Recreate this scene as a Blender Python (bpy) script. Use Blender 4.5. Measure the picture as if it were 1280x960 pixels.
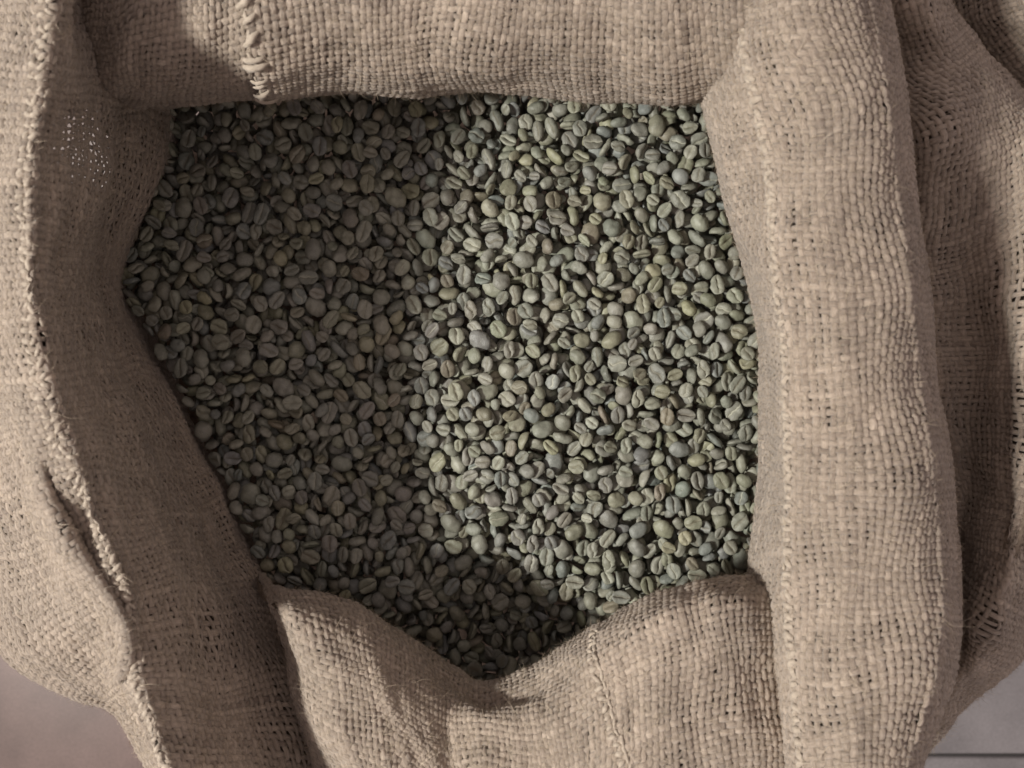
import bpy, math, random
import numpy as np

rng = np.random.default_rng(11)
random.seed(11)
scene = bpy.context.scene
for o in list(bpy.data.objects):
    bpy.data.objects.remove(o)
COL = scene.collection

# ------------------------------------------------------------------ camera
D, F = 0.38, 1086.0            # lens height above the beans (m), focal length in photo pixels
cam_d = bpy.data.cameras.new('camera')
cam_d.sensor_width = 36.0
cam_d.lens = 36.0 * F / 1280.0
cam_d.clip_start, cam_d.clip_end = 0.005, 20.0
cam_d.dof.use_dof = True
cam_d.dof.focus_distance = 0.355
cam_d.dof.aperture_fstop = 15.0
cam = bpy.data.objects.new('camera', cam_d)
cam.location = (0, 0, D)
COL.objects.link(cam)
scene.camera = cam

# ------------------------------------------------------------------ room light
world = bpy.data.worlds.new('World')
scene.world = world
world.use_nodes = True
bg = world.node_tree.nodes['Background']
bg.inputs[0].default_value = (1.0, 0.84, 0.81, 1)
bg.inputs[1].default_value = 0.44

ld = bpy.data.lights.new('ceiling_lamp', 'AREA')
ld.shape = 'RECTANGLE'
ld.size, ld.size_y = 0.15, 0.22
ld.energy = 48.0
ld.color = (1.0, 0.98, 0.91)
lamp = bpy.data.objects.new('ceiling_lamp', ld)
LDIR = np.array([-1.02, -0.24, 1.0]); LDIR /= np.linalg.norm(LDIR)
lamp.location = LDIR * 1.9
from mathutils import Vector, Matrix
lamp.rotation_euler = Vector(-LDIR).to_track_quat('-Z', 'Y').to_euler()
lamp['label'] = 'ceiling lamp above and to the side of the open sack'
lamp['category'] = 'lamp'
COL.objects.link(lamp)

scene.view_settings.view_transform = 'Standard'
scene.view_settings.look = 'None'
scene.view_settings.exposure = 0.0
scene.view_settings.gamma = 1.0
scene.view_settings.use_curve_mapping = False
scene.render.engine = 'CYCLES'
scene.render.resolution_x, scene.render.resolution_y = 1024, 768

# ------------------------------------------------------------------ helpers
def P(px, py, z):
    k = (D - z) / F
    return ((px - 640.0) * k, (480.0 - py) * k, z)

def smooth_noise(n, step, amp, r=rng):
    m = max(4, int(n / step) + 4)
    a = r.normal(0, 1, m)
    x = np.linspace(0, m - 1.001, n)
    i = x.astype(int); f = x - i; f = f * f * (3 - 2 * f)
    return amp * (a[i] * (1 - f) + a[i + 1] * f)

class Noise2:
    """cheap smooth 2-D noise made of sine waves"""
    def __init__(self, wl, seed, n=9):
        r = np.random.default_rng(seed)
        ang = r.uniform(0, 6.283, n); k = 6.283 / (wl * r.uniform(0.6, 1.7, n))
        self.kx, self.ky, self.ph = k * np.cos(ang), k * np.sin(ang), r.uniform(0, 6.283, n)
    def __call__(self, x, y):
        x = np.asarray(x)[..., None]; y = np.asarray(y)[..., None]
        return np.sin(x * self.kx + y * self.ky + self.ph).sum(-1) / math.sqrt(len(self.kx) / 2)

def catmull(Pts, n):
    """Pts (m, ..., 3) -> (n, ..., 3) along axis 0; also returns the parameter"""
    m = Pts.shape[0]
    t = np.linspace(0, m - 1 - 1e-6, n)
    i = t.astype(int); f = (t - i).reshape((-1,) + (1,) * (Pts.ndim - 1))
    g = lambda j: Pts[np.clip(j, 0, m - 1)]
    p0, p1, p2, p3 = g(i - 1), g(i), g(i + 1), g(i + 2)
    return 0.5 * ((2 * p1) + (-p0 + p2) * f + (2 * p0 - 5 * p1 + 4 * p2 - p3) * f ** 2 + (-p0 + 3 * p1 - 3 * p2 + p3) * f ** 3), t

def mesh_from(name, verts, faces, mat, parent=None, smooth=True, attrs=None, uv=None):
    """verts (n,3), faces (m,4) or (m,3) int array"""
    me = bpy.data.meshes.new(name)
    verts = np.asarray(verts, dtype=np.float32); faces = np.asarray(faces, dtype=np.int32)
    k = faces.shape[1]
    me.vertices.add(len(verts)); me.vertices.foreach_set('co', verts.ravel())
    me.loops.add(faces.size); me.loops.foreach_set('vertex_index', faces.ravel())
    me.polygons.add(len(faces))
    me.polygons.foreach_set('loop_start', np.arange(0, faces.size, k, dtype=np.int32))
    if smooth:
        me.polygons.foreach_set('use_smooth', np.ones(len(faces), dtype=bool))
    for an, (typ, data) in (attrs or {}).items():
        a = me.attributes.new(an, typ, 'POINT')
        a.data.foreach_set('vector' if typ == 'FLOAT_VECTOR' else ('color' if typ == 'FLOAT_COLOR' else 'value'), np.asarray(data, dtype=np.float32).ravel())
    me.update(calc_edges=True)
    me.materials.append(mat)
    ob = bpy.data.objects.new(name, me)
    COL.objects.link(ob)
    if parent: ob.parent = parent
    return ob

def tag(o, label=None, cat=None, group=None, kind=None):
    if label: o['label'] = label
    if cat: o['category'] = cat
    if group: o['group'] = group
    if kind: o['kind'] = kind
    return o

# ------------------------------------------------------------------ materials
def new_mat(name):
    m = bpy.data.materials.new(name); m.use_nodes = True
    nt = m.node_tree
    b = nt.nodes['Principled BSDF']
    return m, nt, b, nt.nodes.new, nt.links.new

def jute_material(name, light, dark, rough=0.52, bump=0.5):
    m, nt, b, N, L = new_mat(name)
    tone = N('ShaderNodeAttribute'); tone.attribute_name = 'tone'
    yc = N('ShaderNodeAttribute'); yc.attribute_name = 'yarn'         # (along, around, seed)
    nz = N('ShaderNodeTexNoise'); nz.noise_dimensions = '3D'
    nz.inputs['Scale'].default_value = 1.0; nz.inputs['Detail'].default_value = 3.0
    mp = N('ShaderNodeMapping'); mp.inputs['Scale'].default_value = (0.9, 15.0, 13.0)
    L(yc.outputs['Vector'], mp.inputs['Vector']); L(mp.outputs[0], nz.inputs['Vector'])
    add = N('ShaderNodeMath'); add.operation = 'MULTIPLY_ADD'
    L(nz.outputs['Fac'], add.inputs[0]); add.inputs[1].default_value = 1.1
    sub = N('ShaderNodeMath'); sub.operation = 'SUBTRACT'
    L(tone.outputs['Fac'], sub.inputs[0]); sub.inputs[1].default_value = 0.55
    L(sub.outputs[0], add.inputs[2])
    rp = N('ShaderNodeValToRGB')
    rp.color_ramp.elements[0].position = 0.12; rp.color_ramp.elements[0].color = (*dark, 1)
    rp.color_ramp.elements[1].position = 0.92; rp.color_ramp.elements[1].color = (*light, 1)
    L(add.outputs[0], rp.inputs[0])
    # faint grime patches in the cloth
    tc = N('ShaderNodeTexCoord')
    gz = N('ShaderNodeTexNoise'); gz.inputs['Scale'].default_value = 26.0; gz.inputs['Detail'].default_value = 4.0
    L(tc.outputs['Object'], gz.inputs['Vector'])
    gr = N('ShaderNodeMapRange'); gr.inputs[1].default_value = 0.35; gr.inputs[2].default_value = 0.7
    gr.inputs[3].default_value = 0.86; gr.inputs[4].default_value = 1.06
    L(gz.outputs['Fac'], gr.inputs[0])
    mul = N('ShaderNodeVectorMath'); mul.operation = 'SCALE'
    L(rp.outputs[0], mul.inputs[0]); L(gr.outputs[0], mul.inputs['Scale'])
    L(mul.outputs[0], b.inputs['Base Color'])
    b.inputs['Roughness'].default_value = rough
    b.inputs['Specular IOR Level'].default_value = 0.5
    b.inputs['Sheen Weight'].default_value = 0.25
    b.inputs['Sheen Roughness'].default_value = 0.5
    bp = N('ShaderNodeBump'); bp.inputs['Strength'].default_value = bump; bp.inputs['Distance'].default_value = 0.0006
    L(nz.outputs['Fac'], bp.inputs['Height']); L(bp.outputs[0], b.inputs['Normal'])
    return m

JUTE = jute_material('jute_yarn', (0.60, 0.485, 0.385), (0.21, 0.158, 0.122), bump=0.9)
THREAD = jute_material('seam_thread', (0.60, 0.505, 0.405), (0.29, 0.23, 0.175), 0.65)

def cloth_plain(name):
    m, nt, b, N, L = new_mat(name)
    tc = N('ShaderNodeTexCoord')
    nz = N('ShaderNodeTexNoise'); nz.inputs['Scale'].default_value = 330.0; nz.inputs['Detail'].default_value = 3
    L(tc.outputs['Object'], nz.inputs['Vector'])
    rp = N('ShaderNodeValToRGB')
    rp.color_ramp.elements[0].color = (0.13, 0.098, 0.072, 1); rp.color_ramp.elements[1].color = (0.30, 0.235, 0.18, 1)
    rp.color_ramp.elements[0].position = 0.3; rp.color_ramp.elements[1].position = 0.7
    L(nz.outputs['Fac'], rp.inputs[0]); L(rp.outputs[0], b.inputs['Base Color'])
    bp = N('ShaderNodeBump'); bp.inputs['Distance'].default_value = 0.001
    L(nz.outputs['Fac'], bp.inputs['Height']); L(bp.outputs[0], b.inputs['Normal'])
    b.inputs['Roughness'].default_value = 0.85
    return m
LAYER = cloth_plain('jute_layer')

m, nt, b, N, L = new_mat('jute_fibre')
tn = N('ShaderNodeAttribute'); tn.attribute_name = 'tone'
rp = N('ShaderNodeValToRGB')
rp.color_ramp.elements[0].color = (0.24, 0.18, 0.13, 1); rp.color_ramp.elements[1].color = (0.58, 0.48, 0.36, 1)
L(tn.outputs['Fac'], rp.inputs[0]); L(rp.outputs[0], b.inputs['Base Color'])
b.inputs['Roughness'].default_value = 0.55
FIBRE = m

def bean_material(name, per_object):
    m, nt, b, N, L = new_mat(name)
    if per_object:
        oi = N('ShaderNodeObjectInfo'); base = oi.outputs['Color']
        seed = oi.outputs['Alpha']
    else:
        at = N('ShaderNodeAttribute'); at.attribute_name = 'bean_colour'; base = at.outputs['Color']
        sd = N('ShaderNodeAttribute'); sd.attribute_name = 'bean_seed'; seed = sd.outputs['Fac']
    lc = N('ShaderNodeAttribute'); lc.attribute_name = 'local'      # bean's own coordinates (mm)
    off = N('ShaderNodeVectorMath'); off.operation = 'MULTIPLY_ADD'
    cmb = N('ShaderNodeCombineXYZ')
    for k in range(3): L(seed, cmb.inputs[k])
    L(cmb.outputs[0], off.inputs[0]); off.inputs[1].default_value = (97.0, 61.0, 43.0)
    L(lc.outputs['Vector'], off.inputs[2])
    nz = N('ShaderNodeTexNoise'); nz.inputs['Scale'].default_value = 0.38; nz.inputs['Detail'].default_value = 5
    L(off.outputs[0], nz.inputs['Vector'])
    fine = N('ShaderNodeTexNoise'); fine.inputs['Scale'].default_value = 2.4; fine.inputs['Detail'].default_value = 3
    L(off.outputs[0], fine.inputs['Vector'])
    r1 = N('ShaderNodeMapRange'); r1.inputs[1].default_value = 0.25; r1.inputs[2].default_value = 0.75
    r1.inputs[3].default_value = 0.74; r1.inputs[4].default_value = 1.2
    L(nz.outputs['Fac'], r1.inputs[0])
    sc = N('ShaderNodeVectorMath'); sc.operation = 'SCALE'
    L(base, sc.inputs[0]); L(r1.outputs[0], sc.inputs['Scale'])
    # silver skin left in flakes (pale, matt)
    sk = N('ShaderNodeMapRange'); sk.inputs[1].default_value = 0.58; sk.inputs[2].default_value = 0.72
    L(fine.outputs['Fac'], sk.inputs[0])
    skm = N('ShaderNodeMath'); skm.operation = 'MULTIPLY'; skm.inputs[1].default_value = 0.6
    L(sk.outputs[0], skm.inputs[0])
    mx = N('ShaderNodeMix'); mx.data_type = 'RGBA'
    L(skm.outputs[0], mx.inputs[0]); L(sc.outputs[0], mx.inputs[6]); mx.inputs[7].default_value = (0.40, 0.39, 0.30, 1)
    # centre cut: skin caught in the crease, pale on some beans, brown on others
    cr = N('ShaderNodeAttribute'); cr.attribute_name = 'crease'
    crc = N('ShaderNodeValToRGB'); e = crc.color_ramp.elements
    e[0].position = 0.0; e[0].color = (0.13, 0.10, 0.065, 1); e[1].position = 1.0; e[1].color = (0.52, 0.51, 0.41, 1)
    q = e.new(0.55); q.color = (0.17, 0.155, 0.105, 1)
    L(seed, crc.inputs[0])
    crf = N('ShaderNodeMath'); crf.operation = 'MULTIPLY'; crf.inputs[1].default_value = 0.75
    L(cr.outputs['Fac'], crf.inputs[0])
    mx2 = N('ShaderNodeMix'); mx2.data_type = 'RGBA'
    L(crf.outputs[0], mx2.inputs[0]); L(mx.outputs[2], mx2.inputs[6]); L(crc.outputs[0], mx2.inputs[7])
    L(mx2.outputs[2], b.inputs['Base Color'])
    b.inputs['Roughness'].default_value = 0.45
    b.inputs['Specular IOR Level'].default_value = 0.45
    bp = N('ShaderNodeBump'); bp.inputs['Strength'].default_value = 0.6; bp.inputs['Distance'].default_value = 0.0007
    hs = N('ShaderNodeMath'); hs.operation = 'MULTIPLY_ADD'; hs.inputs[1].default_value = 0.35
    L(fine.outputs['Fac'], hs.inputs[0]); L(nz.outputs['Fac'], hs.inputs[2])
    L(hs.outputs[0], bp.inputs['Height']); L(bp.outputs[0], b.inputs['Normal'])
    return m
BEAN_ONE = bean_material('green_bean', True)
BEAN_MANY = bean_material('green_beans', False)

def tile_material():
    m, nt, b, N, L = new_mat('glazed_floor_tile')
    oi = N('ShaderNodeObjectInfo')
    tc = N('ShaderNodeTexCoord')
    nz = N('ShaderNodeTexNoise'); nz.inputs['Scale'].default_value = 9.0; nz.inputs['Detail'].default_value = 6; nz.inputs['Roughness'].default_value = 0.6
    L(tc.outputs['Object'], nz.inputs['Vector'])
    mr = N('ShaderNodeMapRange'); mr.inputs[1].default_value = 0.3; mr.inputs[2].default_value = 0.7
    mr.inputs[3].default_value = 0.66; mr.inputs[4].default_value = 1.22
    L(nz.outputs['Fac'], mr.inputs[0])
    f2 = N('ShaderNodeTexNoise'); f2.inputs['Scale'].default_value = 420.0; f2.inputs['Detail'].default_value = 2
    L(tc.outputs['Object'], f2.inputs['Vector'])
    mr2 = N('ShaderNodeMapRange'); mr2.inputs[3].default_value = 0.78; mr2.inputs[4].default_value = 1.22
    L(f2.outputs['Fac'], mr2.inputs[0])
    mm = N('ShaderNodeMath'); mm.operation = 'MULTIPLY'; L(mr.outputs[0], mm.inputs[0]); L(mr2.outputs[0], mm.inputs[1])
    sc = N('ShaderNodeVectorMath'); sc.operation = 'SCALE'
    L(oi.outputs['Color'], sc.inputs[0]); L(mm.outputs[0], sc.inputs['Scale'])
    L(sc.outputs[0], b.inputs['Base Color'])
    b.inputs['Roughness'].default_value = 0.45
    return m
TILE = tile_material()
m, nt, b, N, L = new_mat('grout'); b.inputs['Base Color'].default_value = (0.05, 0.045, 0.045, 1); b.inputs['Roughness'].default_value = 0.9
GROUT = m

# ------------------------------------------------------------------ floor
FZ = -0.34
v = np.array([[-3, -3, FZ - 0.02], [3, -3, FZ - 0.02], [3, 3, FZ - 0.02], [-3, 3, FZ - 0.02],
              [-3, -3, FZ - 0.003], [3, -3, FZ - 0.003], [3, 3, FZ - 0.003], [-3, 3, FZ - 0.003]])
f = np.array([[0, 3, 2, 1], [4, 5, 6, 7], [0, 1, 5, 4], [1, 2, 6, 5], [2, 3, 7, 6], [3, 0, 4, 7]])
floor = mesh_from('floor', v, f, GROUT, smooth=False)
floor['kind'] = 'structure'
T = 0.60; g = 0.003
jy = -(945 - 480) * (D - FZ) / F           # the joint seen beside the sack
jx = 0.02
h = T / 2 - g / 2; c = 0.0015
tv = np.array([[-h, -h, -.008], [h, -h, -.008], [h, h, -.008], [-h, h, -.008],
               [-h, -h, -c], [h, -h, -c], [h, h, -c], [-h, h, -c],
               [-h + c, -h + c, 0], [h - c, -h + c, 0], [h - c, h - c, 0], [-h + c, h - c, 0]])
tf = np.array([[0, 1, 5, 4], [1, 2, 6, 5], [2, 3, 7, 6], [3, 0, 4, 7],
               [4, 5, 9, 8], [5, 6, 10, 9], [6, 7, 11, 10], [7, 4, 8, 11], [8, 9, 10, 11]])
tile0 = None
for ix in range(-3, 3):
    for iy in range(-3, 3):
        if tile0 is None:
            t = tile0 = mesh_from('tile', tv, tf, TILE, floor, smooth=False)
        else:
            t = tile0.copy(); COL.objects.link(t); t.parent = floor
        t.location = (jx + (ix + .5) * T, jy + (iy + (.5 if ix >= 0 else .12)) * T, FZ + random.uniform(-.0003, .0003))
        wv = random.uniform(-.012, .012)
        t.color = (0.150 + wv, 0.102 + wv, 0.092 + wv, 1) if ix < 0 else (0.25 + wv, 0.232 + wv, 0.238 + wv, 1)

# ------------------------------------------------------------------ woven cloth
PITCH = 0.00255

class Cloth:
    """A sheet through a grid of control points [row][column] = (px, py, z); columns run across the
    fold, rows along it.  s = metres across (0 at the anchor column), v = metres along."""
    def __init__(self, grid, anchor, seed, wrinkle=0.0011, flip=False):
        C = np.array([[P(*p) for p in row] for row in grid])
        nr, nc = C.shape[:2]
        A, _ = catmull(C, (nr - 1) * 24 + 1)
        B, tu = catmull(np.swapaxes(A, 0, 1), (nc - 1) * 24 + 1)
        S = np.swapaxes(B, 0, 1)                                   # (V, U, 3)
        # metres along the rows, measured on the anchor column
        ai = anchor * 24
        dv = np.r_[0, np.cumsum(np.linalg.norm(np.diff(S[:, ai], axis=0), axis=1))]
        nv = max(8, int(dv[-1] / 0.001))
        vv = np.linspace(0, dv[-1], nv)
        i = np.clip(np.searchsorted(dv, vv) - 1, 0, len(dv) - 2)
        f = ((vv - dv[i]) / (dv[i + 1] - dv[i]))[:, None, None]
        S = S[i] * (1 - f) + S[i + 1] * f
        ds = np.concatenate([np.zeros((nv, 1)), np.cumsum(np.linalg.norm(np.diff(S, axis=1), axis=2), axis=1)], 1)
        ds -= ds[:, ai:ai + 1]
        self.smin, self.smax = ds[:, 0], ds[:, -1]
        # smooth so that yarns are cut evenly
        self.s0, self.s1 = ds.min(), ds.max()
        ns = max(8, int((self.s1 - self.s0) / 0.001))
        ss = np.linspace(self.s0, self.s1, ns)
        G = np.empty((nv, ns, 3))
        for r in range(nv):
            for k in range(3): G[r, :, k] = np.interp(ss, ds[r], S[r, :, k])
        self.ss, self.vv, self.G = ss, vv, G
        self.hs, self.hv = ss[1] - ss[0], vv[1] - vv[0]
        self._normals(False)
        flip = self.Nn[self.G[..., 2] > np.quantile(self.G[..., 2], .6)][:, 2].mean() < 0     # outward = up at the crest
        self._normals(flip)
        nzA, nzB = Noise2(0.045, seed), Noise2(0.016, seed + 1)
        sg, vg = np.meshgrid(ss, vv)
        self.G = self.G + self.Nn * (wrinkle * nzA(sg, vg) + wrinkle * 0.28 * nzB(sg, vg))[..., None]
        self._normals(flip)
        self.dS, self.dV, self.dW = Noise2(0.05, seed + 2), Noise2(0.05, seed + 3), Noise2(0.02, seed + 4)
        self.seed = seed
    def _normals(self, flip):
        gs = np.gradient(self.G, axis=1); gv = np.gradient(self.G, axis=0)
        # where a row has ended the points repeat: borrow the last good tangent
        bad = np.linalg.norm(gs, axis=2) < 1e-7
        gs[bad] = (1e-6, 0, 0)
        n = np.cross(gs, gv)
        n /= np.linalg.norm(n, axis=2, keepdims=True) + 1e-12
        self.Nn = -n if flip else n
    def at(self, s, v):
        a = np.clip((np.asarray(s) - self.s0) / self.hs, 0, len(self.ss) - 1.001)
        b = np.clip((np.asarray(v)) / self.hv, 0, len(self.vv) - 1.001)
        i, j = a.astype(int), b.astype(int); fa, fb = (a - i)[..., None], (b - j)[..., None]
        def bl(Q):
            return (Q[j, i] * (1 - fa) + Q[j, i + 1] * fa) * (1 - fb) + (Q[j + 1, i] * (1 - fa) + Q[j + 1, i + 1] * fa) * fb
        n = bl(self.Nn); n /= np.linalg.norm(n, axis=-1, keepdims=True) + 1e-12
        return bl(self.G), n
    def rng_s(self, v):
        return np.interp(v, self.vv, self.smin), np.interp(v, self.vv, self.smax)

SIDES = 4                                          # outer half of the yarn only: the back is never seen through the second layer
ANG = np.radians([-18, 55, 125, 198])

def tube(pts, nrm, w, t, acc, tone, seed, along0=0.0):
    """flattened yarn: half width w across the cloth, half thickness t along the normal"""
    n = len(pts)
    if n < 3: return
    tg = np.gradient(pts, axis=0); tg /= np.linalg.norm(tg, axis=1, keepdims=True) + 1e-12
    side = np.cross(tg, nrm); side /= np.linalg.norm(side, axis=1, keepdims=True) + 1e-12
    up = np.cross(side, tg)
    ca, sa = np.cos(ANG)[None, :, None], np.sin(ANG)[None, :, None]
    ring = pts[:, None] + side[:, None] * ca * w[:, None, None] + up[:, None] * sa * t[:, None, None]
    base = acc['n']
    acc['v'].append(ring.reshape(-1, 3))
    i = np.arange(n - 1)[:, None] * SIDES; k = np.arange(SIDES - 1)[None]; k2 = k + 1
    q = np.stack([i + k, i + SIDES + k, i + SIDES + k2, i + k2], -1).reshape(-1, 4) + base
    acc['f'].append(q)
    along = along0 + np.r_[0, np.cumsum(np.linalg.norm(np.diff(pts, axis=0), axis=1))] / PITCH
    yc = np.empty((n, SIDES, 3))
    yc[..., 0] = along[:, None] + seed
    yc[..., 1] = np.sin(ANG)[None] * 0.5 + along[:, None] * 0.10
    yc[..., 2] = np.cos(ANG)[None] * 0.5 + seed * 3.1
    acc['y'].append(yc.reshape(-1, 3))
    acc['t'].append(np.repeat(tone, SIDES))
    acc['n'] += n * SIDES

def new_acc(): return {'v': [], 'f': [], 'y': [], 't': [], 'n': 0}
def finish(acc, name, mat, parent):
    return mesh_from(name, np.concatenate(acc['v']), np.concatenate(acc['f']), mat, parent,
                     attrs={'yarn': ('FLOAT_VECTOR', np.concatenate(acc['y'])), 'tone': ('FLOAT', np.concatenate(acc['t']))})

def weave(cl, name, parent, fill=0.94, warp_gain=1.0, weft_gain=1.0, srange=(-9, 9), layer=0.003, p=PITCH, tone0=0.5, fuzz=2.0, thin=None):
    acc = new_acc(); r = np.random.default_rng(cl.seed + 77)
    A = 0.17 * p; step = p / 3.0
    vmax = cl.vv[-1]
    s_lo, s_hi = max(cl.s0, srange[0]), min(cl.s1, srange[1])
    # yarns along the fold
    k0, k1 = math.ceil(s_lo / p), math.floor(s_hi / p)
    n = int(vmax / step)
    v = np.linspace(0.0, vmax, n)
    lo, hi = cl.rng_s(v)
    for k in range(k0, k1 + 1):
        s = k * p + 0.0011 * cl.dS(np.full(n, k * p), v) + smooth_noise(n, 14, 0.07 * p, r)
        ok = (s > lo + .0003) & (s < hi - .0003)
        if ok.sum() < 6: continue
        pos, nr = cl.at(s, v)
        vs = v - 0.0011 * cl.dV(s, v)
        pos = pos + nr * (A * np.cos(math.pi * vs / p) * (1 if k % 2 == 0 else -1))[:, None]
        wn = 1 + r.normal(0, .09) + smooth_noise(n, 9, 0.13, r)
        w = 0.5 * p * fill * warp_gain * wn * (1 + 0.07 * cl.dW(s, v))
        tone = tone0 + r.normal(0, .065) + smooth_noise(n, 10, 0.085, r)
        if thin: w = w * thin(pos)
        idx = np.flatnonzero(ok)
        for run in np.split(idx, np.flatnonzero(np.diff(idx) > 1) + 1):
            tube(pos[run], nr[run], np.clip(w[run], .2 * p, .60 * p), np.clip(0.19 * p * wn[run], .1 * p, .30 * p), acc, tone[run], r.uniform(0, 90))
    # yarns across the fold
    for j in range(0, int(vmax / p) + 1):
        vj = min(j * p, vmax)
        lo1, hi1 = cl.rng_s(vj); lo1 = max(lo1, s_lo); hi1 = min(hi1, s_hi)
        n = int((hi1 - lo1) / step)
        if n < 6: continue
        s = np.linspace(lo1 + .0002, hi1 - .0002, n)
        vv = vj + 0.0011 * cl.dV(s, np.full(n, vj)) + smooth_noise(n, 14, 0.07 * p, r)
        pos, nr = cl.at(s, vv)
        sp = s - 0.0011 * cl.dS(s, vv)
        pos = pos - nr * (A * np.cos(math.pi * sp / p) * (1 if j % 2 == 0 else -1))[:, None]
        wn = 1 + r.normal(0, .09) + smooth_noise(n, 9, 0.13, r)
        w = 0.5 * p * fill * weft_gain * wn * (1 + 0.07 * cl.dW(s, vv))
        tone = tone0 + r.normal(0, .065) + smooth_noise(n, 10, 0.085, r)
        if thin: w = w * thin(pos)
        tube(pos, nr, np.clip(w, .2 * p, .60 * p), np.clip(0.19 * p * wn, .1 * p, .30 * p), acc, tone, r.uniform(0, 90))
    ob = finish(acc, name, JUTE, parent)
    # the second layer of cloth behind it
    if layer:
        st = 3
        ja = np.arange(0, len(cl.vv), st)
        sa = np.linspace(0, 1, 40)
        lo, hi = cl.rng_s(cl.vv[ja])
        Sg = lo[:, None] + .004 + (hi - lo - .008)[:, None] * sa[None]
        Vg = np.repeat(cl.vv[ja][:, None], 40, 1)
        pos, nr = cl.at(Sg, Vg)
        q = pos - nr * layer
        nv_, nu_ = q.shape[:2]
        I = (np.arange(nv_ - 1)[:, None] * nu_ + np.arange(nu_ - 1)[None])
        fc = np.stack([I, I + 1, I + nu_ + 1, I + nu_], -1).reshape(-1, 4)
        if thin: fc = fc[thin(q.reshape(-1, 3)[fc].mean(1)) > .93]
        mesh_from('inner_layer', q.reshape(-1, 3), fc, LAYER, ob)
    # loose fibres standing off the yarns
    area = vmax * (s_hi - s_lo)
    nf = int(area / (p * p) * fuzz * 1.05)
    if nf:
        V = r.uniform(0, vmax, nf); lo, hi = cl.rng_s(V); Sx = lo + (hi - lo) * r.uniform(0, 1, nf)
        pos, nr = cl.at(Sx, V)
        rd = r.normal(0, 1, (nf, 3)); tan = rd - nr * (rd * nr).sum(1, keepdims=True)
        tan /= np.linalg.norm(tan, axis=1, keepdims=True)
        ln = r.gamma(2.2, 0.0011, nf)[:, None]; lift = r.uniform(0.05, 0.75, nf)[:, None]
        curl = np.cross(nr, tan) * r.normal(0, .6, nf)[:, None]
        root = pos + nr * (A * 1.2)
        width = r.uniform(.00003, .000065, nf)[:, None]
        sd = np.cross(tan, nr)
        rows = []
        for q, wq in ((0, 1), (.5, .85), (1., .3)):
            c_ = root + ln * (tan * q + nr * lift * (q - .35 * q * q) + curl * q * q * .7)
            rows += [c_ - sd * width * wq, c_ + sd * width * wq]
        Vt = np.stack(rows, 1).reshape(-1, 3)
        b0 = np.arange(nf)[:, None] * 6
        fc = np.concatenate([np.stack([b0 + 2 * q, b0 + 2 * q + 1, b0 + 2 * q + 3, b0 + 2 * q + 2], -1).reshape(-1, 4) for q in range(2)])
        tn = np.repeat(np.clip(r.normal(.5, .25, nf), 0, 1), 6)
        tag(mesh_from('loose_fibres', Vt, fc, FIBRE, ob, attrs={'tone': ('FLOAT', tn)}), kind='stuff')
    return ob

sack = bpy.data.objects.new('burlap_sack', None)
sack.location = (0, 0, FZ)
COL.objects.link(sack)
tag(sack, 'open tan burlap sack with rolled cuffs full of green coffee beans', 'sack')

def adopt(o):                                       # keep world place when parented to the sack's base
    o.parent = sack
    o.matrix_parent_inverse = Matrix.Translation((0, 0, -FZ))
    return o

# --- stitches: a few shared shapes, one object each
def stitch_mesh(length, rad, bow, twist, seed, mat=None):
    r = np.random.default_rng(seed)
    n = 9; t = np.linspace(-1, 1, n)
    pts = np.stack([t * length / 2, twist * np.sin(t * 1.7) * length, bow * (1 - t * t)], 1)
    pts[:, 1] += r.normal(0, rad * .12, n)
    w = rad * (1 - .45 * np.abs(t) ** 2.5) * (1 + r.normal(0, .06, n))
    acc = new_acc()
    tube(pts, np.tile([0, 0, 1.0], (n, 1)), w, w * .8, acc, np.clip(.62 + r.normal(0, .08, n), 0, 1), r.uniform(0, 90))
    ob = finish(acc, 'stitch', mat or THREAD, None)
    COL.objects.unlink(ob); me = ob.data; bpy.data.objects.remove(ob)
    return me
ST_CROSS = [stitch_mesh(.0040, .00105, .0008, .10 * (-1) ** k, 300 + k) for k in range(5)]
ST_LONG = [stitch_mesh(.0044, .00085, .0006, .06 * (-1) ** k, 320 + k) for k in range(5)]
ST_LOOP = [stitch_mesh(.0080, .00125, .0014, .12 * (-1) ** k, 340 + k) for k in range(5)]

def place_stitch(me, pos, x_dir, nrm, parent, scale=1.0, name='stitch', sink=0.0):
    z = Vector(nrm).normalized(); x = Vector(x_dir); x = (x - z * x.dot(z)).normalized(); y = z.cross(x)
    M = Matrix((x, y, z)).transposed().to_4x4()
    M = Matrix.Translation(Vector(pos) - z * sink) @ M @ Matrix.Diagonal((scale, scale, scale, 1))
    o = bpy.data.objects.new(name, me); COL.objects.link(o)
    o.parent = parent; o.matrix_parent_inverse = Matrix(); o.matrix_local = M
    return o

def stitch_row(cl, parent, s, v0, v1, gap, meshes, ang, jitter=.25, scale=1.0, off=.0007, r=np.random.default_rng(5)):
    v = v0
    while v < v1:
        sv = s(v) if callable(s) else s
        p0, nr = cl.at(np.array([sv + r.normal(0, .0003)]), np.array([v]))
        p1, _ = cl.at(np.array([sv + .001]), np.array([v])); p2, _ = cl.at(np.array([sv]), np.array([v + .001]))
        es, ev = p1[0] - p0[0], p2[0] - p0[0]
        a = ang + r.normal(0, jitter)
        place_stitch(meshes[r.integers(len(meshes))], p0[0] + nr[0] * off, es * math.cos(a) + ev * math.sin(a), nr[0], parent, scale * r.uniform(.85, 1.15))
        v += gap * r.uniform(.8, 1.2)

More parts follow.
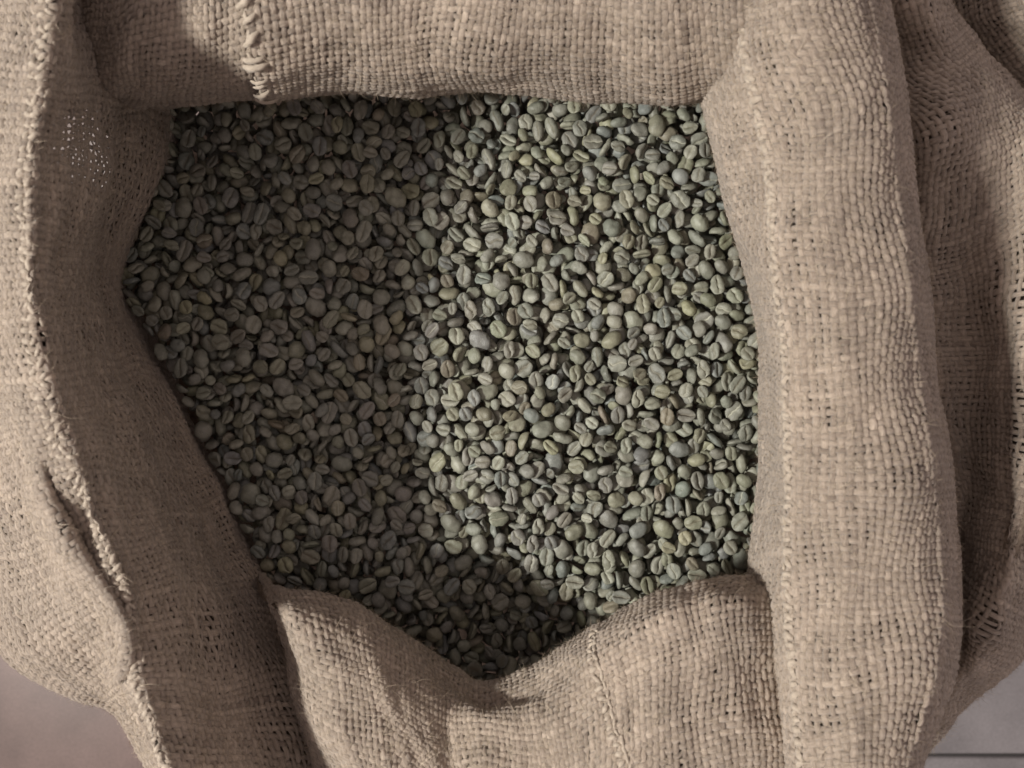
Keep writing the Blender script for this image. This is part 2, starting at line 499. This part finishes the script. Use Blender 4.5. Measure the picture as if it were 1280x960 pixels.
# ---------- cuff along the right side: rolled over, hem line on its crest
def right_row(py, edge, hem, out, dz=0.0):
    m_ = (hem * 1.0 + out) / 2
    return [(edge + 46, py, -.012), (edge + 18, py, .018 + dz * .5), (edge + 2, py, .048 + dz), (edge + 14, py, .076 + dz),
            (hem, py, .100 + dz), (hem * .5 + m_ * .5, py, .109 + dz), (m_, py, .112 + dz), (out * .62 + m_ * .38, py, .109 + dz),
            (out - 12, py, .099 + dz), (out + 3, py, .076 + dz), (out - 6, py, .030)]
rg = [right_row(*a) for a in [(-110, 848, 896, 1092), (-40, 862, 908, 1103), (60, 866, 932, 1118), (150, 881, 953, 1130), (250, 905, 966, 1143),
      (350, 931, 972, 1154), (450, 951, 980, 1166), (550, 950, 985, 1178), (640, 943, 986, 1190, -.002), (720, 936, 987, 1196, -.003), (800, 944, 990, 1193, -.003),
      (880, 954, 997, 1178, -.002), (960, 966, 1003, 1150), (1050, 985, 1016, 1118)]]
right = Cloth(rg, 4, 21, .0005)
# narrow ridge of the folded-in edge, just inside the far crease
pxg = 640 + right.G[..., 0] * F / (D - right.G[..., 2]); pyg = 480 - right.G[..., 1] * F / (D - right.G[..., 2])
outg = np.interp(pyg, [r_[0][1] for r_ in rg], [r_[9][0] for r_ in rg]) - 3
near = np.where((right.ss[None] > .02) & (right.G[..., 2] > .07), np.abs(pxg - (outg - 22)), 9e9).argmin(1)
sr = np.convolve(np.pad(right.ss[near], 12, 'edge'), np.ones(25) / 25, 'valid')
right.G += right.Nn * (.0009 * np.exp(-((right.ss[None] - sr[:, None]) / .0016) ** 2))[..., None]
right._normals(False)
if right.Nn[right.G[..., 2] > .1][:, 2].mean() < 0: right.Nn = -right.Nn
ob_right = adopt(weave(right, 'rolled_cuff', None, fill=.95, warp_gain=1.08, weft_gain=.84, fuzz=3.4))
ob_right['label'] = 'thick rolled cuff with a stitched hem line'
stitch_row(right, ob_right, 0.0, .004, right.vv[-1] - .004, .0036, ST_CROSS, .25, .4, .98, .0004)
stitch_row(right, ob_right, -.0022, .004, right.vv[-1] - .004, .0046, ST_LONG, 1.45, .25, .75, .0001)
# ---------- cuff along the top: two widths overlapping at a frayed seam
def top_row(px, edge, z=.05, lean=0.0):
    edge -= 7
    return [(px, edge + (-30), -.015), (px, edge - 8, .018), (px + lean * .1, edge, z - .006), (px + lean * .2, edge - 14, z + .018), (px + lean * .5, edge - 45, z + .034),
            (px + lean * .8, edge - 85, z + .044), (px + lean, edge - 130, z + .050), (px + lean, edge - 190, z + .050), (px + lean, edge - 225, z + .044)]
tg_ = [top_row(*a) for a in [(30, 148, .022, 60), (80, 146, .032, 40), (150, 143, .043, 20), (220, 137, .049, 5), (290, 132, .050, -10), (352, 128, .051, -25)]]
topl = Cloth(tg_, 2, 41, .0010)
ob_tl = adopt(weave(topl, 'rolled_cuff', None, fill=.78, warp_gain=1.0, weft_gain=.95, fuzz=2.4, p=.0028))
ob_tl['label'] = 'openly woven half of the back cuff'
tg2 = [top_row(*a) for a in [(330, 131, .0590, -22), (400, 127, .0565, -10), (460, 124, .0545), (530, 122, .053), (600, 121, .052), (670, 124, .052), (740, 130, .052), (810, 133, .053), (870, 134, .055), (930, 138, .055), (990, 142, .050)]]
topr = Cloth(tg2, 2, 51, .0010)
ob_tr = adopt(weave(topr, 'rolled_cuff', None, fill=.90, warp_gain=.88, weft_gain=1.06, fuzz=3.0))
r = np.random.default_rng(8)
ns_ = 17
for q in range(ns_):
    s = .013 + q * .0056 + r.normal(0, .0010)
    p0, nr = topr.at(np.array([s]), np.array([.0004 + r.uniform(-.0012, .0012)]))
    p1, _ = topr.at(np.array([s]), np.array([.006]))
    dirv = (p1[0] - p0[0]); a = r.normal(.45, .6)
    sdv = np.cross(nr[0], dirv)
    place_stitch(ST_LOOP[q % 5], p0[0] + nr[0] * .0003, dirv * math.cos(a) + sdv * math.sin(a), nr[0], ob_tr, r.uniform(.6, 1.1), 'frayed_yarn')
    a2 = r.normal(1.7, .5)                          # a second end bent along the edge
    place_stitch(ST_LONG[q % 5], p0[0] - nr[0] * .0004 + dirv * r.uniform(-.25, .1), dirv * math.cos(a2) + sdv * math.sin(a2), nr[0], ob_tr, r.uniform(.8, 1.2), 'frayed_yarn')

# ---------- cuff along the bottom, with the V-shaped dip
def bot_row(px, edge, z, zb, lean=0.0, k=1.0):
    rest = 975 - edge
    return [(px, edge + 46, -.015), (px, edge + 16, z - .03), (px, edge, z - .004), (px + lean * .05, edge + 12, z + .014 * k), (px + lean * .15, edge + 34, z + .026 * k), (px + lean * .35, edge + .36 * rest, z * .55 + zb * .45 + .014 * k),
            (px + lean * .65, edge + .64 * rest, z * .25 + zb * .75 + .008 * k), (px + lean, 975, zb), (px + lean * 1.3, 1050, zb + .002)]
bg_ = [bot_row(*a) for a in [(326, 722, .012, .030, 70), (346, 733, .032, .056, 68), (378, 742, .038, .068, 62, .85), (420, 752, .038, .071, 50, .75), (470, 770, .037, .071, 36, .75), (520, 798, .033, .070, 22, .6), (560, 832, .029, .069, 10, .5), (598, 856, .034, .079, 2, .5),
      (640, 843, .038, .080, 0, .62), (690, 818, .044, .083, 2, .8), (745, 787, .054, .088, 8, 1.0), (800, 752, .060, .090, 12, 1.1), (860, 731, .063, .090, 14, 1.1), (920, 720, .063, .088, 14, 1.1), (980, 714, .056, .080, 10), (1030, 712, .050, .070, 5)]]
front = Cloth(bg_, 3, 61, .0010, flip=True)
ob_front = adopt(weave(front, 'rolled_cuff', None, fill=.86, fuzz=3.0))
ob_front['label'] = 'front cuff dipping into a notch, with a short seam'
# seam running down the cuff from its lip
vseam = float(np.interp(10.05, np.arange(len(bg_)), np.interp(np.linspace(0, 1, len(bg_)), np.linspace(0, 1, len(front.vv)), front.vv)))
def nearest_v(px, py, z, cl, s):
    q = np.array(P(px, py, z)); pos, _ = cl.at(np.full(len(cl.vv), s), cl.vv)
    d = np.linalg.norm((pos - q)[:, :2], axis=1); return cl.vv[d.argmin()]
for q in range(26):
    s = -.002 + q * .0036
    frac = q / 25
    px, py = 746 + 12 * frac, 786 + 200 * frac
    vq = nearest_v(px, py, .05 + .035 * frac, front, s)
    for dv_, me, a in ((0, ST_CROSS[q % 5], 1.35), (.0024, ST_LONG[q % 5], .1)):
        p0, nr = front.at(np.array([s]), np.array([vq + dv_])); p1, _ = front.at(np.array([s + .001]), np.array([vq + dv_])); p2, _ = front.at(np.array([s]), np.array([vq + dv_ + .001]))
        es, ev = p1[0] - p0[0], p2[0] - p0[0]; a += r.normal(0, .25)
        place_stitch(me, p0[0] + nr[0] * .0006, es * math.cos(a) + ev * math.sin(a), nr[0], ob_front, r.uniform(.6, .85))

# ---------- wall along the left: stands up from the beans, turns over at the hem and falls outside
def left_row(foot, hem, out, zh, zo, zf=-.004, far=None):
    (fx, fy), (hx, hy), (ox, oy) = foot, hem, out
    L_ = lambda a: (fx + (hx - fx) * a, fy + (hy - fy) * a)
    O_ = lambda a: (hx + (ox - hx) * a, hy + (oy - hy) * a)
    fz = lambda a: zf + (zh - zf) * a
    return [(*L_(-.10), zf - .03), (*L_(.02), zf), (*L_(.22), fz(.27)), (*L_(.46), fz(.54)), (*L_(.72), fz(.80)), (*L_(.90), fz(.945)),
            (*L_(1.0), zh), (*O_(.22), zh - .006), (*O_(.55), zh * .6 + zo * .4), (*O_(.85), zh * .25 + zo * .75), (*O_(1.0), zo - .02), (*O_(.96), zo - .09)]
lg = [left_row(*a) for a in [
    ((128, -70), (80, -100), (-105, -100), .122, .02), ((140, 20), (70, -20), (-105, -20), .124, .02), ((205, 120), (54, 90), (-105, 90), .124, .02),
    ((207, 205), (42, 190), (-105, 190), .122, .02), ((168, 300), (38, 270), (-105, 275), .120, .02), ((150, 352), (38, 340), (-105, 350), .118, .015),
    ((180, 425), (47, 420), (-100, 435), .115, .01), ((218, 500), (68, 505), (-90, 535), .111, .01), ((252, 580), (96, 590), (-80, 640), .106, .01),
    ((290, 655), (128, 670), (-38, 745), .100, .005), ((328, 722), (156, 740), (12, 826), .095, .0), ((356, 785), (166, 800), (85, 868), .092, -.005), ((380, 850), (172, 852), (138, 884), .091, .0, .010),
    ((400, 915), (190, 910), (172, 918), .092, .01, .018), ((416, 975), (212, 965), (196, 962), .093, .02, .022), ((440, 1050), (246, 1042), (236, 1040), .093, .02, .022)]]
hole_c = [np.array(P(*q_)) for q_ in ((84, 160, .098), (104, 156, .084), (128, 157, .066), (152, 152, .047), (92, 198, .091), (112, 204, .073), (140, 206, .050))]
def open_mesh(p_):                                   # the weave has opened up near the back corner
    d = np.min([np.linalg.norm(p_ - c_, axis=-1) for c_ in hole_c], axis=0)
    return 1 - .40 * np.clip(1.5 - d / .0065, 0, 1)
left = Cloth(lg, 6, 81, .0011, flip=False)
ob_left = adopt(weave(left, 'side_wall', None, fill=.89, fuzz=2.6, layer=.003, thin=open_mesh))
ob_left['label'] = 'standing side wall in shade with a pale stitched hem'
stitch_row(left, ob_left, .0004, .004, left.vv[-1] - .004, .0034, ST_CROSS, .3, .45, .78, .0002)
stitch_row(left, ob_left, .0030, .004, left.vv[-1] - .004, .0034, ST_CROSS, -.1, .5, .74, .0001)
stitch_row(left, ob_left, -.0016, .004, left.vv[-1] - .004, .0046, ST_LONG, 1.5, .3, .7, .0001)

# ---------- loose fold lying on the outside of the left wall
fg = []
for (px, py, z, wd) in [(48, 572, .099, 7), (54, 610, .0975, 10), (72, 655, .0965, 11), (98, 697, .0935, 12), (124, 735, .092, 13), (146, 770, .092, 13), (158, 806, .090, 11), (154, 850, .084, 8)]:
    fg.append([(px + wd * .9, py - wd * .5, z - .012), (px + wd, py - wd * .6, z + .001), (px + wd * .5, py - wd * .3, z + .006), (px - wd * .4, py + wd * .2, z + .005), (px - wd * 1.2, py + wd * .6, z - .004), (px - wd * 2.4, py + wd * 1.1, z - .018)])
fold = Cloth(fg, 2, 91, .0005)
ob_fold = adopt(weave(fold, 'loose_fold', None, fill=.97, fuzz=3, layer=.003))

# ---------- outside of the sack on the right, bulging past the cuff
rows = [
    [(1036, -100, .02), (1086, -100, .046), (1114, -100, .052), (1136, -100, .050), (1152, -100, .038), (1156, -100, .01), (1136, -95, -.03)],
    [(1060, 10, .02), (1110, 10, .046), (1140, 6, .054), (1162, 2, .054), (1178, 0, .040), (1180, 0, .01), (1150, 10, -.03)],
    [(1080, 90, .01), (1120, 85, .040), (1160, 75, .052), (1195, 64, .054), (1216, 56, .040), (1218, 54, .01), (1190, 60, -.03)],
    [(1095, 180, 0.022), (1140, 175, 0.056), (1190, 160, 0.066), (1240, 136, 0.056), (1268, 120, 0.040), (1272, 116, 0.010), (1240, 125, -0.030)],
    [(1105, 270, 0.022), (1150, 268, 0.048), (1200, 255, 0.054), (1258, 225, 0.058), (1310, 180, 0.056), (1335, 160, 0.010), (1310, 165, -0.040)],
    [(1115, 360, 0.022), (1160, 360, 0.040), (1205, 352, 0.042), (1258, 335, 0.056), (1300, 318, 0.060), (1350, 300, 0.015), (1370, 290, -0.060)],
    [(1125, 460, 0.022), (1170, 462, 0.036), (1212, 460, 0.037), (1256, 455, 0.052), (1296, 450, 0.058), (1345, 445, 0.015), (1370, 440, -0.060)],
    [(1135, 560, 0.017), (1180, 562, 0.032), (1214, 566, 0.032), (1252, 570, 0.052), (1290, 576, 0.060), (1338, 585, 0.012), (1360, 590, -0.060)],
    [(1142, 650, 0.012), (1185, 655, 0.026), (1210, 662, 0.028), (1244, 680, 0.056), (1276, 698, 0.062), (1318, 720, 0.010), (1335, 728, -0.060)],
    [(1142, 740, 0.012), (1180, 745, 0.024), (1200, 752, 0.028), (1226, 766, 0.052), (1252, 782, 0.054), (1284, 800, 0.026), (1290, 804, -0.060)],
    [(1130, 820, 0.012), (1165, 822, 0.026), (1184, 826, 0.028), (1204, 834, 0.042), (1222, 842, 0.042), (1240, 850, 0.018), (1240, 850, -0.060)],
    [(1090, 900, 0.012), (1130, 898, 0.026), (1150, 896, 0.028), (1170, 892, 0.020), (1186, 888, 0.014), (1198, 886, 0.000), (1195, 886, -0.060)],
    [(1050, 980, 0.012), (1080, 978, 0.026), (1100, 974, 0.028), (1114, 970, 0.016), (1124, 966, 0.008), (1130, 964, -0.005), (1128, 962, -0.060)]]
outer = Cloth(rows, 3, 101, .0012)
ob_outer = adopt(weave(outer, 'outer_wall', None, fill=.86, fuzz=2.5))
ob_outer['label'] = 'shaded outer side bulging beyond the rolled cuff'
# ---------- folded corner behind it
cg = [[(1100, -100, -.03), (1150, -105, .004), (1210, -110, .026), (1290, -115, .036), (1340, -120, .024)],
      [(1130, 40, -.03), (1178, 24, .0), (1224, 0, .022), (1290, -20, .036), (1345, -35, .026)],
      [(1185, 110, -.03), (1225, 84, -.002), (1268, 56, .020), (1318, 34, .034), (1360, 15, .026)],
      [(1245, 180, -.03), (1280, 145, -.006), (1318, 115, .016), (1350, 95, .028), (1385, 75, .022)]]
corner = Cloth(cg, 2, 111, .0012)
ob_corner = adopt(weave(corner, 'corner_fold', None, fill=.9, fuzz=2.5))

# ---------- the filled lower body of the sack, standing on the floor
nA, rowsB = 72, []
prof = [(-.338, .80), (-.330, .90), (-.29, .985), (-.22, 1.02), (-.15, 1.0), (-.10, .985), (-.072, .965), (-.060, .945)]
lump = Noise2(1.1, 7)
for z, k in prof:
    a = np.linspace(0, 2 * math.pi, nA, endpoint=False)
    e = 3.2
    ca, sa = np.cos(a), np.sin(a)
    rr = 1 / (np.abs(ca / .213) ** e + np.abs(sa / .180) ** e) ** (1 / e)
    rr = rr * k * (1 + .02 * lump(a * 1.0, np.full(nA, z * 12)))
    rowsB.append(np.stack([rr * ca + .006, rr * sa, np.full(nA, z)], 1))
rowsB.append(np.array(rowsB[-1]) * (0.02, 0.02, 1.0))     # closed on top, under the beans
V = np.concatenate(rowsB); fc = []
for i in range(len(prof)):
    for k in range(nA):
        k2 = (k + 1) % nA
        fc.append((i * nA + k, i * nA + k2, (i + 1) * nA + k2, (i + 1) * nA + k))
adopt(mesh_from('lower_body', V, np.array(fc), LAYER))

# ------------------------------------------------------------------ coffee beans
def bean_shape(seed, nl=20, nr=13, peaberry=False):
    """millimetres; length along x, flat face towards -z with a centre cut"""
    r = np.random.default_rng(seed)
    a = 4.75 * r.uniform(.87, 1.12); b_ = 3.9 * r.uniform(.86, 1.12); dome = 2.9 * r.uniform(.85, 1.15); flat = .75 * r.uniform(.6, 1.3)
    if peaberry: dome, flat, b_ = 3.0, 2.4, 2.9
    half = nl // 2
    face = np.array([-.97, -.70, -.34, -.12, 0.0, .12, .34, .70, .97]) if nl >= 18 else (np.array([-.95, -.5, -.14, 0.0, .14, .5, .95]) if nl >= 15 else np.array([-.9, 0.0, .9]))
    yf = face; zf = -np.sqrt(np.maximum(0, 1 - yf ** 2))
    nd = nl - len(face)
    ph = np.linspace(0, math.pi, nd + 2)[1:-1] if nl < 18 else np.linspace(.12, math.pi - .12, nd)
    yd, zd = np.cos(ph), np.sin(ph)
    yy = np.r_[yf, yd]; zz = np.r_[zf, zd]
    isface = np.r_[np.ones(len(face)), np.zeros(nd)]
    cx = np.r_[face, np.full(nd, 9.)]
    u = -np.cos(np.linspace(0.0, math.pi, nr + 2)[1:-1])
    bend = r.normal(0, .32); skew = r.normal(0, .11); sS = r.normal(0, .55); depth = r.uniform(.5, 1.15)
    V, Cr = [], []
    for x in u:
        rad = (1 - abs(x) ** 2.35) ** .5
        cut = np.where(isface > 0, np.clip(1 - np.abs(cx) / .17, 0, 1), 0) * (1 - abs(x) ** 6)
        y = yy * b_ * rad * (1 + skew * x)
        y = y + np.where(isface > 0, (1 - np.minimum(1, np.abs(cx)) ** 2) * rad * sS * math.sin(x * 2.8), 0)
        zfl = -flat * rad ** .6 * np.maximum(0, -zz) ** .45 * (1 - .25 * (yy ** 2))
        lips = np.where(isface > 0, -.16 * np.exp(-((np.abs(cx) - .34) / .2) ** 2) * rad, 0)
        z = np.where(zz > 0, np.maximum(zz, 0) ** .95 * dome * rad, zfl + lips)
        if not peaberry: z = z + cut * depth * rad
        z = z + bend * (x * x - .35)
        V.append(np.stack([np.full(nl, x * a), y, z], 1)); Cr.append(cut)
    V = np.concatenate(V)
    ends = np.array([[-a * 1.0, 0, bend * .65], [a * 1.0, 0, bend * .65]])
    V = np.concatenate([V, ends]); Cr = np.r_[np.concatenate(Cr), 0, 0]
    q = Noise2(6.0, seed + 500); q2 = Noise2(3.0, seed + 700)
    V[:, 2] += .20 * q(V[:, 0], V[:, 1]); V[:, 1] += .17 * q2(V[:, 0], V[:, 2]); V[:, 0] += .22 * q(V[:, 1] + 9, V[:, 2])
    F_ = []
    for i in range(nr - 1):
        for k in range(nl):
            k2 = (k + 1) % nl
            A_, B_, C_, D_ = i * nl + k, i * nl + k2, (i + 1) * nl + k2, (i + 1) * nl + k
            F_ += [(A_, C_, B_), (A_, D_, C_)]
    e0, e1 = nr * nl, nr * nl + 1
    for k in range(nl):
        k2 = (k + 1) % nl
        F_ += [(e0, k, k2), (e1, (nr - 1) * nl + k2, (nr - 1) * nl + k)]
    # ring order: faces (-1..1) then dome back (1..-1)
    return V, np.array(F_), Cr

NVAR = 24
var_hi = [bean_shape(900 + k, 20, 13, k == NVAR - 1) for k in range(NVAR)]
var_mid = [bean_shape(900 + k, 16, 9, k == NVAR - 1) for k in range(NVAR)]
var_lo = [bean_shape(900 + k, 9, 5, k == NVAR - 1) for k in range(NVAR)]

# outline of the bean bed (world metres at bean level); it runs on beneath the overhanging cuffs
bed_px = [(60, 40), (95, 110), (140, 200), (132, 280), (130, 345), (178, 415), (215, 490), (250, 570), (288, 645), (324, 715), (350, 775), (380, 860), (480, 915), (600, 935), (760, 915),
          (900, 880), (1000, 830), (1010, 600), (1005, 400), (975, 200), (950, 60), (600, 50)]
poly = np.array([P(x, y, 0)[:2] for x, y in bed_px])
def inside(x, y):
    res = np.zeros(x.shape, bool); n = len(poly)
    for i in range(n):
        (x0, y0), (x1, y1) = poly[i], poly[(i + 1) % n]
        c = ((y0 > y) != (y1 > y)) & (x < (x1 - x0) * (y - y0) / (y1 - y0 + 1e-12) + x0)
        res ^= c
    return res

CELL = 0.0006
X0, Y0, X1, Y1 = -.20, -.18, .15, .17
W_, H_ = int((X1 - X0) / CELL), int((Y1 - Y0) / CELL)
xs = X0 + (np.arange(W_) + .5) * CELL; ys = Y0 + (np.arange(H_) + .5) * CELL
XX, YY = np.meshgrid(xs, ys)
und = Noise2(.09, 3)
def level(x, y):
    t = .0022 * und(x, y)
    t = t + .006 * np.exp(-((x - .03) ** 2 + (y - .01) ** 2) / .006)
    t = t - .014 * np.exp(-((x + .01) ** 2 / .0030 + (y + .125) ** 2 / .0012))
    t = t - .010 * np.clip((-.072 - y) / .04, 0, 1)
    t = t - .004 * np.clip((-.09 - x) / .04, 0, 1)
    return t
TGT = level(XX, YY)
INS = inside(XX, YY)
Hf = TGT - .0165
Hf[~INS] = TGT[~INS] + .02
ID = np.full((H_, W_), -1, np.int32)

def rotm(ax, ang):
    return np.array(Matrix.Rotation(ang, 3, ax))
rb = np.random.default_rng(77)
templates = []
for k in range(330):
    vi = int(rb.integers(NVAR - 1)) if rb.random() > .05 else NVAR - 1
    u_ = rb.random()
    if u_ < .44:   pose, R = 'flat', rotm('X', math.pi + rb.normal(0, .30)) @ rotm('Y', rb.normal(0, .28))
    elif u_ < .74: pose, R = 'dome', rotm('X', rb.normal(0, .32)) @ rotm('Y', rb.normal(0, .28))
    elif u_ < .90: pose, R = 'edge', rotm('X', rb.choice([-1, 1]) * (math.pi / 2 + rb.normal(0, .3))) @ rotm('Y', rb.normal(0, .3))
    else:          pose, R = 'edge', rotm('Y', rb.uniform(.6, 1.2)) @ rotm('X', rb.uniform(0, 6.28))
    R = rotm('Z', rb.uniform(0, 6.283)) @ R
    sc_ = .001 * rb.normal(.805, .08) * (1.0 if rb.random() > .05 else .75)
    V, Fh, _ = var_hi[vi]
    Q = (V @ R.T) * sc_
    # fill the faces with sample points
    tri = Q[Fh]
    pts = np.concatenate([Q, tri.mean(1), (tri[:, 0] + tri[:, 1]) / 2, (tri[:, 1] + tri[:, 2]) / 2, (tri[:, 0] * .6 + tri[:, 1] * .2 + tri[:, 2] * .2)])
    ci = np.round(pts[:, :2] / CELL).astype(int)
    key = (ci[:, 1] + 40) * 100 + ci[:, 0] + 40
    uq, inv = np.unique(key, return_inverse=True)
    lo = np.full(len(uq), 9.); hi = np.full(len(uq), -9.)
    np.minimum.at(lo, inv, pts[:, 2]); np.maximum.at(hi, inv, pts[:, 2])
    dy, dx = uq // 100 - 40, uq % 100 - 40
    templates.append((vi, pose, R, sc_, dx, dy, lo, hi))

beans = []                                             # template index, x, y, z
ok_cells = np.argwhere(INS[25:-25, 25:-25]) + 25
fails = 0
while len(beans) < 9000:
    ti = int(rb.integers(len(templates)))
    vi, pose, R, sc_, dx, dy, lo, hi = templates[ti]
    cand = ok_cells[rb.integers(len(ok_cells), size=60)]
    cy, cx = cand[:, :1], cand[:, 1:]
    hh = Hf[cy + dy, cx + dx]
    zr = (hh - lo).max(1)
    top = zr + hi.max() - TGT[cand[:, 0], cand[:, 1]]
    k = int(np.argmin(zr - TGT[cand[:, 0], cand[:, 1]] + hi.mean()))
    if top[k] > .0042:
        fails += 1
        if fails > 2200: break
        continue
    yy_, xx_ = cand[k]
    iy, ix = yy_ + dy, xx_ + dx
    nh = zr[k] + hi
    up = nh > Hf[iy, ix]
    Hf[iy, ix] = np.maximum(Hf[iy, ix], nh)
    ID[iy[up], ix[up]] = len(beans)
    beans.append((ti, xs[xx_], ys[yy_], zr[k]))
print('beans', len(beans), 'fails', fails)

# which show largest: count the surface cells inside the part of the opening one can see
open_px = [(215, 135), (880, 135), (945, 400), (935, 715), (800, 755), (600, 850), (480, 775), (330, 722), (230, 510), (150, 345), (200, 250)]
poly = np.array([P(x, y, 0)[:2] for x, y in open_px])
vis = inside(XX, YY) & (ID >= 0)
cnt = np.bincount(ID[vis], minlength=len(beans))
single = set(np.argsort(-cnt)[:300].tolist())

PAL = [('grey green', (.216, .214, .180), .34), ('pale green', (.260, .259, .208), .28), ('olive green', (.228, .224, .165), .16), ('blue grey', (.200, .208, .190), .13), ('yellowish', (.285, .275, .190), .04), ('brownish', (.205, .182, .138), .025)]
pw = np.array([p_[2] for p_ in PAL]); pw /= pw.sum()
rc = np.random.default_rng(5)
poses = {'dome': 'rounded back up', 'edge': 'on its edge'}
def zone(x, y):
    px, py = 640 + x * F / D, 480 - y * F / D
    if py > 690 and 420 < px < 830: return 'in the dark dip by the notched cuff'
    if py > 640: return 'beside the front cuff'
    if py < 210: return 'beneath the back cuff edge'
    if px > 850: return 'against the thick rolled cuff with hem'
    if px < 320: return 'against the shaded side wall'
    if px < 545: return 'in the shade cast by the side wall'
    if py < 430: return 'in the lit patch towards the back cuff'
    return 'in the lit patch towards the front cuff'

one_mesh = []
for k in range(NVAR):
    V, Fh, Cr = var_hi[k]
    ob = mesh_from('coffee_bean', V, Fh, BEAN_ONE, attrs={'crease': ('FLOAT', Cr), 'local': ('FLOAT_VECTOR', V)})
    one_mesh.append(ob.data); COL.objects.unlink(ob); bpy.data.objects.remove(ob)

VB, FB, CB, KB, LB, SB = [], [], [], [], [], []
nvert = 0
deep = 0
for i, (ti, x, y, z) in enumerate(beans):
    vi, pose, R, sc_, *_ = templates[ti]
    pk = int(rc.choice(len(PAL), p=pw)); cname, cbase, _ = PAL[pk]
    colr = np.clip(np.array(cbase) * rc.normal(1, .085) + rc.normal(0, .004, 3), .03, .6)
    if i in single:
        o = bpy.data.objects.new('coffee_bean', one_mesh[vi]); COL.objects.link(o)
        M = Matrix((R * sc_).tolist()).to_4x4(); M.translation = (x, y, z)
        o.matrix_world = M
        sd_ = rc.random(); o.color = (*colr, sd_)
        size = 'large ' if sc_ > .00087 else ('small ' if sc_ < .00077 else '')
        what = 'round peaberry' if vi == NVAR - 1 else ('bean, ' + (('pale' if sd_ > .66 else 'dark' if sd_ < .33 else 'faint') + ' crease up' if pose == 'flat' else poses[pose]))
        tag(o, f'{size}{cname} coffee {what}, {zone(x, y)}', 'coffee bean', 'green coffee beans in the sack')
        continue
    V, Fh, Cr = (var_mid if cnt[i] > 9 else var_lo)[vi]
    if cnt[i] == 0: deep += 1
    VB.append((V @ R.T) * sc_ + (x, y, z)); FB.append(Fh + nvert); CB.append(Cr); LB.append(V)
    KB.append(np.tile(np.r_[colr, 1], (len(V), 1))); SB.append(np.full(len(V), rc.random())); nvert += len(V)
mass = mesh_from('coffee_beans', np.concatenate(VB), np.concatenate(FB), BEAN_MANY,
                 attrs={'crease': ('FLOAT', np.concatenate(CB)), 'local': ('FLOAT_VECTOR', np.concatenate(LB)), 'bean_colour': ('FLOAT_COLOR', np.concatenate(KB)), 'bean_seed': ('FLOAT', np.concatenate(SB))})
tag(mass, 'heap of small grey green unroasted coffee beans filling the sack', 'coffee beans', kind='stuff')
